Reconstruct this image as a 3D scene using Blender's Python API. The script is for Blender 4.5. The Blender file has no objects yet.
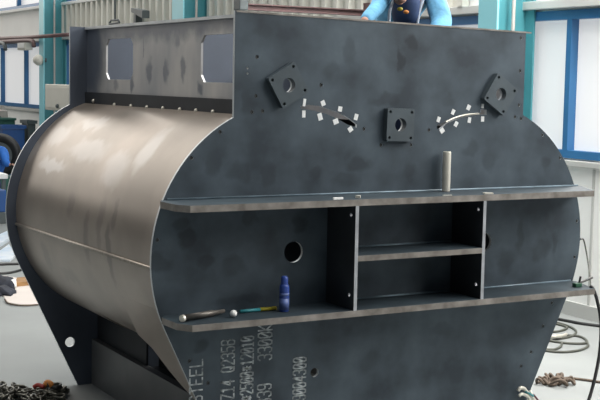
import bpy, bmesh, math, random
from mathutils import Vector, Matrix
random.seed(7)
S = bpy.context.scene
COL = S.collection
V = Vector
pi = math.pi

# ------------------------------------------------------------------ camera
F_PX = 1214.88
CAM = V((-4.49448, -6.70124, 2.619))
FW = V((0.49221617, 0.86501256, -0.09734738)).normalized()
RT = V((0.86988322, -0.49291315, 0.01843418)); RT = (RT - FW * RT.dot(FW)).normalized()
UP = RT.cross(FW)
cd = bpy.data.cameras.new('camera'); cam = bpy.data.objects.new('camera', cd); COL.objects.link(cam)
m = Matrix((RT, UP, -FW)).transposed().to_4x4(); m.translation = CAM
cam.matrix_world = m
cd.sensor_width = 36; cd.lens = F_PX / 600 * 36; cd.clip_end = 200
S.camera = cam

def at(px, py, axis, val):
    """point of the place seen at a pixel, on the plane axis = val"""
    d = FW + RT * ((px - 300) / F_PX) - UP * ((py - 200) / F_PX)
    t = (val - CAM[axis]) / d[axis]
    return CAM + d * t
def front(px, py, y=0.0): return at(px, py, 1, y)
def wallp(px, py, x=5.05): return at(px, py, 0, x)
def flo(px, py, z=0.0): return at(px, py, 2, z)

# ------------------------------------------------------------------ materials
def mat(name, col, rough=0.5, metal=0.0, var=0.0, scale=6.0, col2=None, stretch=(1, 1, 1), bump=0.0, spec=0.5, emit=None, detail=6, fine=0.0, lo=.35, hi=.68):
    M = bpy.data.materials.new(name); M.use_nodes = True
    nt = M.node_tree; b = nt.nodes['Principled BSDF']
    b.inputs['Base Color'].default_value = (*col, 1)
    b.inputs['Roughness'].default_value = rough
    b.inputs['Metallic'].default_value = metal
    b.inputs['Specular IOR Level'].default_value = spec
    if emit:
        b.inputs['Emission Color'].default_value = (*col, 1); b.inputs['Emission Strength'].default_value = emit
    if var or col2:
        tc = nt.nodes.new('ShaderNodeTexCoord'); mp = nt.nodes.new('ShaderNodeMapping')
        mp.inputs['Scale'].default_value = stretch
        nt.links.new(tc.outputs['Object'], mp.inputs['Vector'])
        n = nt.nodes.new('ShaderNodeTexNoise'); n.inputs['Scale'].default_value = scale; n.inputs['Detail'].default_value = detail
        nt.links.new(mp.outputs['Vector'], n.inputs['Vector'])
        r = nt.nodes.new('ShaderNodeValToRGB')
        r.color_ramp.elements[0].position = lo; r.color_ramp.elements[1].position = hi
        c2 = col2 if col2 else tuple(c * (1 - var) for c in col)
        r.color_ramp.elements[0].color = (*c2, 1); r.color_ramp.elements[1].color = (*col, 1)
        nt.links.new(n.outputs['Fac'], r.inputs['Fac'])
        nt.links.new(r.outputs['Color'], b.inputs['Base Color'])
        if bump:
            bp = nt.nodes.new('ShaderNodeBump'); bp.inputs['Strength'].default_value = bump; bp.inputs['Distance'].default_value = 0.02
            nt.links.new(n.outputs['Fac'], bp.inputs['Height']); nt.links.new(bp.outputs['Normal'], b.inputs['Normal'])
    M['n'] = name
    return M

def smudged(M, spots, dark, ax=(1, 0)):
    """oily smudges with shapes of their own: (x, z, rx, rz, strength) in object space"""
    nt = M.node_tree; b = nt.nodes['Principled BSDF']
    src = b.inputs['Base Color'].links[0].from_socket
    tc = nt.nodes.new('ShaderNodeTexCoord')
    nz = nt.nodes.new('ShaderNodeTexNoise'); nz.inputs['Scale'].default_value = 7; nz.inputs['Detail'].default_value = 4
    nt.links.new(tc.outputs['Object'], nz.inputs['Vector'])
    ad = nt.nodes.new('ShaderNodeVectorMath'); ad.operation = 'MULTIPLY_ADD'
    ad.inputs[1].default_value = (.16, .16, .16)
    nt.links.new(nz.outputs['Color'], ad.inputs[0]); nt.links.new(tc.outputs['Object'], ad.inputs[2])
    cur = None
    for (x, z, rx, rz, st) in spots:
        s = nt.nodes.new('ShaderNodeVectorMath'); s.operation = 'SUBTRACT'
        s.inputs[1].default_value = (ax[0]*x + .08, ax[1]*x + .08, z + .08); nt.links.new(ad.outputs[0], s.inputs[0])
        q = nt.nodes.new('ShaderNodeVectorMath'); q.operation = 'MULTIPLY'
        q.inputs[1].default_value = (ax[0] / rx, ax[1] / rx, 1 / rz); nt.links.new(s.outputs[0], q.inputs[0])
        l = nt.nodes.new('ShaderNodeVectorMath'); l.operation = 'LENGTH'; nt.links.new(q.outputs[0], l.inputs[0])
        mr = nt.nodes.new('ShaderNodeMapRange'); mr.interpolation_type = 'SMOOTHSTEP'
        mr.inputs['From Min'].default_value = 1.3; mr.inputs['From Max'].default_value = .55
        mr.inputs['To Max'].default_value = st
        nt.links.new(l.outputs['Value'], mr.inputs['Value'])
        if cur is None: cur = mr.outputs[0]
        else:
            mx = nt.nodes.new('ShaderNodeMath'); mx.operation = 'MAXIMUM'
            nt.links.new(cur, mx.inputs[0]); nt.links.new(mr.outputs[0], mx.inputs[1]); cur = mx.outputs[0]
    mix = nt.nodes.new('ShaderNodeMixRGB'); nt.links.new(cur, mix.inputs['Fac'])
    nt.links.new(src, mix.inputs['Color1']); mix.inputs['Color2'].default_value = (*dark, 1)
    nt.links.new(mix.outputs[0], b.inputs['Base Color'])

STEEL = mat('mill_scale_steel', (.085, .120, .152), .5, .2, col2=(.055, .077, .098), scale=2.6, spec=.4)
PLATE = mat('front_plate_steel', (.078, .104, .126), .48, .2, col2=(.030, .041, .052), scale=2.6, spec=.3)
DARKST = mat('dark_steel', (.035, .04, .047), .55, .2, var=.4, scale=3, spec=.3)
SHELFTOP = mat('shelf_steel', (.038, .056, .068), .6, .1, col2=(.025, .036, .045), scale=4, spec=.25)
TUBEST = mat('dull_tube_steel', (.20, .185, .165), .4, .5, var=.35, scale=14)
BOSSST = mat('boss_steel', (.062, .082, .096), .5, .2, col2=(.045, .06, .07), scale=5, spec=.4)
REAR = mat('rear_plate_steel', (.085, .105, .14), .55, .1, col2=(.06, .072, .095), scale=2, spec=.4)
SHELL = mat('shell_steel', (.40, .345, .298), .33, .55, col2=(.27, .235, .20), scale=1.6, stretch=(1, .8, 1), spec=.5)
NECK = mat('neck_steel', (.60, .585, .56), .45, .4, col2=(.36, .37, .39), scale=2.2, stretch=(1, 1.2, .6), spec=.5)
FOOT = mat('foot_steel', (.20, .20, .20), .45, .3, col2=(.13, .14, .145), scale=2, spec=.4)
EDGE = mat('flame_cut_edge', (.25, .235, .215), .5, .2, scale=9, col2=(.12, .108, .095))
RIM = mat('pale_rim', (.62, .66, .68), .4, .3, var=.2, scale=5)  # pale tone for plate rims and the neck's top strip
RIBEDGE = mat('rib_edge', (.42, .44, .47), .4, .4, var=.3, scale=9)
WELD = mat('weld_bead', (.42, .38, .33), .4, .5, var=.3, scale=30)
WELDB = mat('fillet_weld', (.17, .24, .29), .4, .3, var=.5, scale=7)
BRIGHT = mat('bare_bright_steel', (.70, .68, .60), .35, .4, var=.2, scale=8)
STENCIL = mat('stencil_paint', (.50, .54, .55), .7, col2=(.13, .15, .16), scale=24, detail=3, lo=.36, hi=.6)
TAPE = mat('white_tape', (.72, .74, .74), .6, var=.15, scale=40)
FLOOR = mat('painted_concrete', (.28, .298, .295), .65, col2=(.24, .255, .253), scale=.7, spec=.1)
WHITEW = mat('white_wall', (.88, .89, .87), .7, var=.06, scale=1.5)
CLAD = mat('cream_cladding', (.66, .66, .60), .55, var=.08, scale=.6)
LINTEL = mat('grey_lintel', (.55, .56, .54), .5, var=.15, scale=1)
TEAL = mat('teal_paint', (.07, .28, .32), .4, var=.12, scale=1.2)
TEAL_LIT = mat('lit_teal_paint', (.28, .66, .74), .4, var=.08, scale=1.2)  # same teal paint, light on the hall-side flange put into the colour
BLUEF = mat('blue_window_frame', (.035, .16, .36), .4, var=.15, scale=2)
PANE = mat('daylit_pane', (.62, .625, .63), .4, emit=.62)
GLOWPANE = mat('added_glow_pane', (.95, .95, .93), .4, emit=3.0)  # glowing panes added out of view to brighten the shell top
BROWN = mat('brown_oxide_paint', (.15, .085, .085), .55, var=.25, scale=4)
CONDUIT = mat('grey_conduit', (.5, .47, .44), .5, var=.1)
BEIGE = mat('beige_enamel', (.66, .65, .58), .5, var=.06, scale=2)
GREEN = mat('green_enamel', (.03, .13, .10), .5, var=.25, scale=2)
BINBLUE = mat('blue_plastic', (.02, .09, .30), .45, var=.2, scale=4)
GREYP = mat('grey_plastic', (.10, .12, .125), .5, var=.2, scale=4)
RUBBER = mat('black_rubber', (.012, .013, .014), .5, var=.3, scale=10)
CANBLUE = mat('can_blue', (.03, .07, .30), .35, var=.2, scale=12)
CANLAB = mat('can_label_pale', (.10, .15, .36), .4, var=.2, scale=30)
YELLOW = mat('yellow_paint', (.42, .36, .03), .5, var=.1)
TEALP = mat('teal_plastic', (.03, .22, .25), .4, var=.1)
ROPE = mat('brown_rope', (.16, .12, .09), .8, var=.5, scale=30)
CABLE = mat('grey_green_cable', (.08, .085, .07), .6, var=.2, scale=10)
DKRED = mat('dark_red_cable', (.10, .03, .04), .5, var=.2)
ORANGE = mat('orange_cloth', (.62, .24, .05), .7, var=.3, scale=12)
RED = mat('red_plastic', (.40, .05, .04), .5, var=.2)
CHAIN = mat('oily_chain_steel', (.24, .235, .20), .35, .7, var=.75, scale=9)
SHEETB = mat('pale_blue_sheet', (.50, .64, .78), .3, col2=(.75, .80, .84), scale=3)
CARD = mat('cardboard', (.36, .20, .08), .8, var=.3, scale=6)
RAG = mat('dark_rag', (.03, .035, .05), .9, var=.5, scale=8)
JACKET = mat('light_blue_jacket', (.14, .43, .69), .75, var=.35, scale=9, bump=.9)
VEST = mat('navy_vest', (.025, .06, .16), .8, var=.3, scale=8)
STRAP = mat('pale_strap', (.45, .52, .62), .6, var=.2, scale=20)
SKIN = mat('skin', (.42, .23, .17), .55, var=.1, scale=10)
HAIR = mat('black_hair', (.012, .011, .012), .5, var=.3, scale=40)
TROUSER = mat('navy_trousers', (.02, .04, .10), .8, var=.3, scale=6)
BOOT = mat('black_boot', (.015, .015, .016), .5, var=.2)
WORKBLUE = mat('royal_blue_jacket', (.025, .17, .62), .75, var=.25, scale=6)
SOIL = mat('pale_dust', (.60, .55, .51), .8, var=.08, scale=2)
GREENP = mat('green_plastic', (.02, .09, .05), .5, var=.2)

# ------------------------------------------------------------------ object helpers
def prop(o, label=None, cat=None, group=None, kind=None):
    if label: o['label'] = label
    if cat: o['category'] = cat
    if group: o['group'] = group
    if kind: o['kind'] = kind
    return o
def empty(name, loc, label, cat, group=None):
    o = bpy.data.objects.new(name, None); COL.objects.link(o); o.location = loc
    o.empty_display_size = .1
    return prop(o, label, cat, group)
def obj(name, bm, mats, parent=None, smooth=False, label=None):
    me = bpy.data.meshes.new(name)
    bm.normal_update(); bm.to_mesh(me); bm.free()
    for mm in (mats if isinstance(mats, (list, tuple)) else [mats]): me.materials.append(mm)
    if smooth:
        for p in me.polygons: p.use_smooth = True
    o = bpy.data.objects.new(name, me); COL.objects.link(o)
    if parent is not None:
        o.parent = parent
        # geometry is written in world space: bring it into the parent's space
        top = V((0, 0, 0)); q = parent
        while q is not None: top += q.location; q = q.parent
        o.location = -top
    if label: o['label'] = label
    return o
def B(): return bmesh.new()
def box(bm, lo, hi, mi=0, bevel=0.0, rot=None, pivot=None):
    x0, y0, z0 = lo; x1, y1, z1 = hi
    vs = [bm.verts.new(p) for p in ((x0,y0,z0),(x1,y0,z0),(x1,y1,z0),(x0,y1,z0),(x0,y0,z1),(x1,y0,z1),(x1,y1,z1),(x0,y1,z1))]
    fs = [bm.faces.new([vs[i] for i in q]) for q in ((3,2,1,0),(4,5,6,7),(0,1,5,4),(1,2,6,5),(2,3,7,6),(3,0,4,7))]
    for f in fs: f.material_index = mi
    if bevel:
        es = list({e for f in fs for e in f.edges})
        r = bmesh.ops.bevel(bm, geom=es, offset=bevel, segments=2, affect='EDGES', profile=.6)
        vs = list({v for f in r['faces'] for v in f.verts} | {v for v in vs if v.is_valid})
    if rot is not None:
        bmesh.ops.rotate(bm, verts=[v for v in vs if v.is_valid], cent=pivot or (V(lo) + V(hi)) / 2, matrix=rot)
    return vs
def prism(bm, pts, d, mi=0, side=None):
    """extrude polygon pts (world vectors) by vector d"""
    a = [bm.verts.new(p) for p in pts]; b = [bm.verts.new(V(p) + d) for p in pts]
    n = len(pts)
    f1 = bm.faces.new(a); f2 = bm.faces.new(b[::-1]); f1.material_index = f2.material_index = mi
    for i in range(n):
        f = bm.faces.new([a[(i+1) % n], a[i], b[i], b[(i+1) % n]]); f.material_index = mi if side is None else side
    bmesh.ops.recalc_face_normals(bm, faces=bm.faces[:])
def lathe(bm, prof, base, axis=V((0,0,1)), seg=24, mi=0):
    """prof: (r, h) along axis from base; closed with caps"""
    axis = axis.normalized()
    a = axis.orthogonal().normalized(); b = axis.cross(a)
    rings = []
    for r, h in prof:
        rings.append([bm.verts.new(base + axis*h + (a*math.cos(t) + b*math.sin(t))*max(r, 1e-4)) for t in (2*pi*k/seg for k in range(seg))])
    for i in range(len(rings)-1):
        for k in range(seg):
            f = bm.faces.new([rings[i][k], rings[i][(k+1) % seg], rings[i+1][(k+1) % seg], rings[i+1][k]]); f.material_index = mi
    for ring in (rings[0][::-1], rings[-1]):
        f = bm.faces.new(ring); f.material_index = mi
def tube(bm, pts, r, seg=8, mi=0, closed=False):
    pts = [V(p) for p in pts]; n = len(pts); rings = []; prev = None
    for i, p in enumerate(pts):
        if closed: t = (pts[(i+1) % n] - pts[i-1])
        else: t = pts[min(i+1, n-1)] - pts[max(i-1, 0)]
        t.normalize()
        if prev is None: a = t.orthogonal().normalized()
        else: a = (prev - t*prev.dot(t)).normalized()
        prev = a; b = t.cross(a)
        rr = r[i] if isinstance(r, (list, tuple)) else r
        rings.append([bm.verts.new(p + (a*math.cos(2*pi*k/seg) + b*math.sin(2*pi*k/seg))*rr) for k in range(seg)])
    for i in range(n if closed else n-1):
        A_, B_ = rings[i], rings[(i+1) % n]
        for k in range(seg):
            f = bm.faces.new([A_[k], A_[(k+1) % seg], B_[(k+1) % seg], B_[k]]); f.material_index = mi
    if not closed:
        bm.faces.new(rings[0][::-1]).material_index = mi; bm.faces.new(rings[-1]).material_index = mi
def spline(pts, n=8):
    pts = [V(p) for p in pts]; out = []
    P = [pts[0]*2 - pts[1]] + pts + [pts[-1]*2 - pts[-2]]
    for i in range(1, len(P)-2):
        for k in range(n):
            t = k/n; a, b, c, d = P[i-1], P[i], P[i+1], P[i+2]
            out.append(.5*((2*b) + (c-a)*t + (2*a-5*b+4*c-d)*t*t + (3*b-a-3*c+d)*t**3))
    out.append(pts[-1]); return out
def flat(outer, holes, mapf, thick, edge_mi=1):
    """plate with real holes: 2D polygons filled, extruded and mapped by mapf(u, v, w) with w in 0..thick"""
    cu = bpy.data.curves.new('plate_outline', 'CURVE'); cu.dimensions = '2D'; cu.fill_mode = 'BOTH'; cu.extrude = thick/2
    for poly in [outer] + holes:
        sp = cu.splines.new('POLY'); sp.points.add(len(poly)-1); sp.use_cyclic_u = True
        for i, (x, y) in enumerate(poly): sp.points[i].co = (x, y, 0, 1)
    o = bpy.data.objects.new('plate_outline', cu); COL.objects.link(o)
    me = bpy.data.meshes.new_from_object(o.evaluated_get(bpy.context.evaluated_depsgraph_get()))
    bpy.data.objects.remove(o); bpy.data.curves.remove(cu)
    bm = B(); bm.from_mesh(me); bpy.data.meshes.remove(me)
    bmesh.ops.remove_doubles(bm, verts=bm.verts, dist=1e-5)
    for f in bm.faces:
        f.normal_update(); f.smooth = False; f.material_index = 0 if abs(f.normal.z) > .5 else edge_mi
    for v in bm.verts: v.co = mapf(v.co.x, v.co.y, v.co.z + thick/2)
    bmesh.ops.recalc_face_normals(bm, faces=bm.faces)
    return bm
def circ(x, y, r, n=20): return [(x + r*math.cos(2*pi*k/n), y + r*math.sin(2*pi*k/n)) for k in range(n)]

# ------------------------------------------------------------------ the setting
WX = 5.05
bm = B(); box(bm, (-16, -14, -.2), (WX + .3, 36, 0))
prop(obj('floor', bm, FLOOR), 'pale grey painted concrete factory floor', 'floor', kind='structure')
Z0, Z1, ZC = 1.80, 3.48, 4.33        # window band and clerestory foot
wall = B()
box(wall, (WX, -8, 0), (WX + .25, 36, Z0)); box(wall, (WX, -8, Z1), (WX + .25, 36, ZC))
box(wall, (WX, -8, 7.4), (WX + .25, 36, 8)); box(wall, (WX, -8, 5.9), (WX + .25, 5.8, 7.4)); box(wall, (WX, 22.8, 5.9), (WX + .25, 36, 7.4))
wo = prop(obj('wall_right', wall, WHITEW), 'long white factory side wall under and over the windows', 'wall', kind='structure')
# corrugated cladding between the window band and the clerestory
bm = B(); y = 5.8
prof = []
while y < 22.9:
    for dy, dx in ((0, 0), (.03, .09), (.13, .09), (.16, 0), (.34, 0)): prof.append((y + dy, dx))
    y += .34
ring = []
for (yy, dx) in prof: ring.append((bm.verts.new((WX - .02 - dx, yy, Z1 + .12)), bm.verts.new((WX - .02 - dx, yy, ZC - .02))))
for i in range(len(ring)-1): 
    if (ring[i][0].co - ring[i+1][0].co).length > 1e-6: bm.faces.new((ring[i][0], ring[i+1][0], ring[i+1][1], ring[i][1]))
co = obj('cladding', bm, CLAD, wo)
co['label'] = 'cream ribbed cladding'
bm = B(); box(bm, (WX - .10, -8, Z1 + .02), (WX, 36, Z1 + .12), bevel=.01)
prop(obj('trim_1', bm, LINTEL), 'grey lintel ledge running along the top of the window band', 'ledge', kind='structure')
bm = B(); box(bm, (WX - .07, -8, Z0 - .09), (WX, 36, Z0 - .02), bevel=.01)
prop(obj('trim_2', bm, LINTEL), 'grey sill ledge running along the foot of the window band', 'sill', kind='structure')
bm = B(); box(bm, (WX - .12, -8, ZC - .02), (WX + .02, 36, ZC + .05), bevel=.01)
prop(obj('trim_3', bm, WHITEW), 'white ledge under the high clerestory windows', 'ledge', kind='structure')
bm = B(); box(bm, (WX - .03, -8, 0), (WX, 36, .16))
prop(obj('baseboard_right', bm, LINTEL), 'grey skirting at the foot of the white wall', 'baseboard', kind='structure')
# thin panel joints of the white wall below the windows
for k, yy in enumerate((2.9, 3.42, 3.86, 4.3)):
    bm = B(); box(bm, (WX - .012, yy, .16), (WX, yy + .035, Z0 - .1)); obj('panel_joint', bm, LINTEL, wo)

def window(n, ya, yb, mull, label, z0=Z0, z1=Z1, fr=.09, pm=None):
    bm = B()
    x0, x1 = WX - .03, WX + .12
    box(bm, (x0, ya, z1 - .105), (x1, yb, z1)); box(bm, (x0, ya, z0), (x1, yb, z0 + fr))
    ys = [ya] + mull + [yb]
    for yy in mull:
        box(bm, (x0, yy, z0 + fr), (x1, yy + .07, z1 - .105)); box(bm, (x0 + .035, yy + .07, z0 + fr), (x1, yy + .12, z1 - .105))
    box(bm, (x0, ya, z0 + fr), (x1, ya + .08, z1 - .105)); box(bm, (x0, yb - .08, z0 + fr), (x1, yb, z1 - .105))
    w = prop(obj('window_%d' % n, bm, BLUEF), label, 'window', kind='structure')
    st = [ya + .08] + [q + .12 for q in mull]; en = mull + [yb - .08]
    for a, b in zip(st, en):
        bm = B(); box(bm, (WX + .08, a, z0 + fr), (WX + .10, b, z1 - .105)); obj('pane', bm, pm or PANE, w)
    return w
window(1, -8, 4.75, [-5.6, -3.2, -.84, 1.5, 3.87], 'blue framed window at the right end beside the teal column')
window(2, 5.35, 13.5, [7.6, 10.0], 'blue framed window behind the casing, right of the middle teal column')
window(3, 14.6, 21.6, [16.5, 18.9], 'blue framed window hidden behind the casing, left of the middle column')
window(4, 22.9, 36, [24.75, 26.95, 29.2, 31.6], 'far blue framed window left of the far teal column')
window(5, 22.9, 36, [25.4, 28.2, 31.0], 'high clerestory window left of the far teal column', z0=ZC + .05, z1=5.9)
window(6, 5.8, 22.8, [8.2, 10.6, 13.0, 15.4, 17.8, 20.2], 'unseen glowing window added above the cladding to brighten the shell top', z0=ZC + .05, z1=7.4, pm=GLOWPANE)

def column(yn, yf, xn, label):
    """welded I-section column: flanges face the hall and the wall"""
    e = empty('steel_column', (xn + .3, (yn + yf)/2, 0), label, 'column')
    ym = (yn + yf)/2
    bm = B(); box(bm, (xn, yn, 0), (xn + .025, yf, 7.5)); obj('inner_flange', bm, TEAL_LIT, e)
    bm = B(); box(bm, (xn + .025, ym - .012, 0), (WX - .06, ym + .012, 7.5)); obj('web', bm, TEAL, e)
    bm = B(); box(bm, (WX - .06, yn, 0), (WX - .035, yf, 7.5)); obj('outer_flange', bm, TEAL, e)
    bm = B(); tube(bm, [(xn + .28, yn + .05, 0), (xn + .28, yn + .05, 7.5)], .022, 10); obj('conduit', bm, CONDUIT, e)
    return e
def col_x(pxm, yn):     # where the hall-side flange stands so that its edge is seen at pxm
    return front(pxm, 20, yn).x
cx1 = col_x(497, 4.49)
column(4.49, wallp(478.5, 10, cx1).y, cx1, 'teal steel column at the right beside the big window')
cx2 = col_x(183, 13.3)
column(13.3, wallp(172, 5, cx2).y, cx2, 'teal steel column in the middle seen above the casing neck')
cx3 = col_x(43.5, 21.37)
column(21.37, wallp(39, 20, cx3).y, cx3, 'far teal steel column at the left above the curved shell')

# electrical box on the far column, its lamp, pipes
e = empty('cabinet', wallp(57, 112, cx3 - .1), 'beige electrical cabinet hung on the far teal column', 'cabinet')
p0 = wallp(45, 84, cx3 - .32); p1 = wallp(70, 112, cx3 - .32)
bm = B(); box(bm, (p0.x, min(p0.y, p1.y), p1.z), (cx3 + .0, max(p0.y, p1.y), p0.z), bevel=.02); obj('housing', bm, BEIGE, e)
bm = B(); box(bm, (p0.x - .015, min(p0.y, p1.y) + .06, p1.z + .06), (p0.x, max(p0.y, p1.y) - .06, p0.z - .06), bevel=.005); obj('door', bm, BEIGE, e)
bm = B(); h = wallp(58, 106, p0.x - .02); lathe(bm, [(.05, 0), (.05, .03), (.03, .05)], h, V((-1, 0, 0)), 12); obj('knob', bm, GREYP, e)
p = wallp(38, 60, cx3 - .1)
e = empty('wall_lamp', p, 'small round white lamp on the edge of the far teal column', 'lamp')
bm = B(); lathe(bm, [(.09, 0), (.13, .05), (.13, .12), (.07, .2), (.02, .22)], p + V((.1, 0, 0)), V((-1, 0, 0)), 18); obj('globe', bm, BEIGE, e, True)
bm = B(); lathe(bm, [(.05, -.1), (.05, 0)], p + V((.1, 0, 0)), V((-1, 0, 0)), 12); obj('mount', bm, GREYP, e)

e = empty('service_pipe', wallp(68, 36, 4.35), 'brown pipe with bent ends running along the wall above the far windows', 'pipe')
bm = B(); tube(bm, [wallp(-30, 39.5, 4.35), wallp(30, 37.2, 4.35), wallp(68.5, 34.6, 4.35)], .045, 10); obj('long_pipe', bm, BROWN, e, True)
bm = B(); tube(bm, spline([wallp(-30, 43, 4.3), wallp(10, 41.3, 4.3), wallp(27, 40.5, 4.3), wallp(33, 41.5, 4.3), wallp(34, 47, 4.3)], 5), .05, 10); obj('elbow_pipe', bm, BROWN, e, True)
bm = B(); tube(bm, spline([wallp(-30, 44, 4.25), wallp(-3, 43, 4.25), wallp(4, 44, 4.25), wallp(5.5, 50, 4.25)], 5), .05, 10); obj('elbow_pipe', bm, GREYP, e, True)
p = wallp(23, 44, 4.9)
e = empty('junction_box', p, 'white junction box under the brown pipe on the far wall', 'box')
bm = B(); box(bm, p - V((.05, .35, .16)), p + V((.15, .35, .14)), bevel=.02); obj('housing', bm, BEIGE, e)
bm = B(); box(bm, p + V((-.065, -.28, -.1)), p + V((-.05, .28, .1))); obj('lid', bm, WHITEW, e)

# wall-mounted brown beam above the casing
e = empty('jib_beam', V((5.0, 8, 3.6)), 'brown steel beam reaching out from the wall above the casing', 'beam')
bm = B(); z0, z1 = 3.555, 3.64
box(bm, (2.95, 7.94, z1 - .015), (WX - .02, 8.06, z1)); box(bm, (2.95, 7.94, z0), (WX - .02, 8.06, z0 + .015)); box(bm, (2.95, 7.985, z0), (WX - .02, 8.015, z1)); obj('beam_section', bm, BROWN, e)
bm = B(); box(bm, (2.84, 7.9, 3.545), (2.97, 8.1, 3.70), bevel=.02); obj('end_block', bm, GREYP, e)
bm = B(); box(bm, (4.98, 7.8, 3.42), (WX - .08, 8.2, 3.75)); obj('wall_plate', bm, BROWN, e)
bm = B(); tube(bm, [(2.9, 8, 3.7), (2.9, 8, 4.6)], .025, 8); obj('hanger_rod', bm, GREYP, e)
# flood lamp and bracket on the cladding
p = wallp(140, 17.5, 4.9)
e = empty('floodlight', p, 'small dark floodlight tilted on the cladding above the casing neck', 'lamp')
bm = B(); box(bm, p + V((-.1, -.02, -.17)), p + V((.07, .12, .08)), bevel=.015); obj('bracket', bm, GREYP, e)
a, b = wallp(131, 10.5, 4.7), wallp(142, 15, 4.7)
bm = B(); d = (b - a)
prism(bm, [a + V((0,0,.05)), b + V((0,0,.09)), b - V((0,0,.06)), a - V((0,0,.03))], V((.16, 0, 0))); obj('lamp_head', bm, GREYP, e)
p = wallp(115, 21, 4.85)
e = empty('cable_hanger', p, 'thin hanging rod with a small trapeze left of the floodlight', 'hanger')
bm = B(); tube(bm, [wallp(115, -30, 4.85), wallp(115, 20, 4.85)], .022, 8); obj('rod', bm, GREYP, e)
bm = B(); tube(bm, [wallp(109.5, 23.5, 4.85), wallp(111, 20.5, 4.85), wallp(118, 20, 4.85), wallp(119.5, 22.5, 4.85), wallp(110, 24, 4.85)], .022, 8); obj('trapeze', bm, GREYP, e)

# ------------------------------------------------------------------ the casing
XC, ZCN, R, RS, TA, D = .7256, 1.5186, .9738, .893, .4402, 3.061
TH = .022
def outline(r, xl, xr, zl, zr, n=26):
    """neck corners, round shoulders and straight taper to the floor, anticlockwise seen from the front"""
    pts = []
    a1 = math.acos(max(-1, min(1, (xr - XC)/r))); a0 = -TA
    bot = lambda: (XC + r*math.cos(TA) - (ZCN - r*math.sin(TA))*math.tan(TA))
    bx = bot()
    pts.append((bx, 0.0))
    for k in range(n+1):
        a = a0 + (a1 - a0)*k/n; pts.append((XC + r*math.cos(a), ZCN + r*math.sin(a)))
    pts += [(xr, zr), (xl, zl)]
    a1l = math.acos(max(-1, min(1, (-xl - XC)/r)))
    for k in range(n+1):
        a = a1l + (a0 - a1l)*k/n; pts.append((-(XC + r*math.cos(a)), ZCN + r*math.sin(a)))
    pts.append((-bx, 0.0))
    return pts
casing = empty('fan_casing', V((0, 1.5, 0)), 'huge dark steel fan casing with rounded sides and a square neck in mid workshop', 'machine casing')

def hxz(px, py): q = front(px, py); return q.x, q.z
holes = []
small = [(257,57),(262.5,111),(252,112),(256,96),(321,85),(364,129),(381,145),(411,145),(429,130),(521,38),(520,71),(519,105),(515,117),(521,118.5),
         (542.5,135),(560,158),(571.5,185.5),(577,221),(574.5,257),(220,132),(191.5,158),(552,303),(543,326),(531,352),(521,366),(189.5,361),(208,383),(157.5,240)]
for px, py in small:
    x, z = hxz(px, py); holes.append(circ(x, z, .0125, 10))
for px, py in ((247.5, 68), (247.5, 73.5)):
    x, z = hxz(px, py); holes.append(circ(x, z, .007, 10))
for px, py, r in ((293.5, 252, .068), (483.5, 242, .068), (314.5, 372.5, .03)):
    x, z = hxz(px, py); holes.append(circ(x, z, r, 28))
slot1 = [(300.5,106),(308,104.8),(320,106),(330,109.8),(340,113),(350,119),(357,124.5),(356.5,127.5),(347,124.3),(338,119),(327,114),(316,111),(307,109.3),(301,108.8)]
slot2 = [(437,125.5),(447,120),(460,115.3),(472,113.6),(480.5,112.6),(480.5,109.4),(486.5,109.4),(486.5,114.6),(480.5,114.6),(472,115.6),(460,118),(448,123),(440,129),(437,128.4)]
for s in (slot1, slot2): holes.append([hxz(*q) for q in s])
BOSS = []
for quad in ([(269,78),(294,61.5),(308.5,92.5),(284,108.5)], [(387,107),(415,108.5),(414.5,142),(386.5,142)], [(495.5,73),(519,90),(504.5,117),(485.5,97.5)]):
    P = [front(px, py, -.045) for px, py in quad]; c = sum(P, V())/4
    dv = (P[1] - P[0]) + (P[2] - P[3]); ang = math.atan2(dv.z, dv.x)
    BOSS.append((c.x, c.z, ang))
    holes.append(circ(c.x, c.z, .047, 24))
def boss_corner(c, u, v):
    ca, sa = math.cos(c[2]), math.sin(c[2]); return (c[0] + u*ca - v*sa, c[1] + u*sa + v*ca)

fo = outline(R, -1.160, 1.118, 3.040, 2.992)
bm = flat(fo, holes, lambda x, z, w: V((x, w, z)), TH)
smudged(PLATE, [(front(px, py).x, front(px, py).z, rx, rz, st) for px, py, rx, rz, st in (
    (412,44,.035,.055,.95),(401,62,.026,.075,.95),(188,238,.06,.06,.75),(205,262,.05,.05,.6),(160,262,.08,.05,.5),(232,268,.09,.06,.5),(250,100,.05,.08,.5),
    (360,165,.10,.05,.55),(345,180,.1,.06,.4),(215,145,.12,.1,.35),(540,250,.1,.07,.5),(505,262,.09,.09,.5),(300,225,.06,.06,.6),(265,30,.05,.05,.4),(470,150,.07,.05,.35),(385,100,.12,.04,.5),(270,250,.09,.12,.35),(240,300,.2,.03,.4),(215,160,.05,.09,.45),(240,172,.07,.06,.4),(270,175,.05,.07,.45),(315,170,.06,.05,.5),(410,170,.07,.05,.4),(490,160,.06,.08,.4),(545,165,.05,.06,.45),(180,225,.05,.05,.5),(250,215,.04,.06,.5),(520,235,.04,.12,.45),(555,245,.03,.1,.45),(350,50,.04,.10,.35),(450,100,.06,.04,.3),(330,70,.08,.05,.3),(200,345,.05,.04,.5),(250,372,.06,.04,.3),(370,360,.1,.06,.3),(440,330,.08,.06,.3))], (.020, .027, .034))
fplate = obj('front_plate', bm, [PLATE, RIM], casing)
for px, py in small:
    q = front(px, py); bm = B(); lathe(bm, [(.0125, 0), (.0125, .01)], V((q.x, .005, q.z)), V((0, 1, 0)), 10)
    obj('hole_shade_disc', bm, RUBBER, fplate, label='dark disc added for the shade in a bolt hole')  # added disc, black in place of the shade inside the hole
ro = outline(R, -1.158, 1.12, 3.034, 3.03)
hx = at(70, 342, 1, D); 
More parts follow.
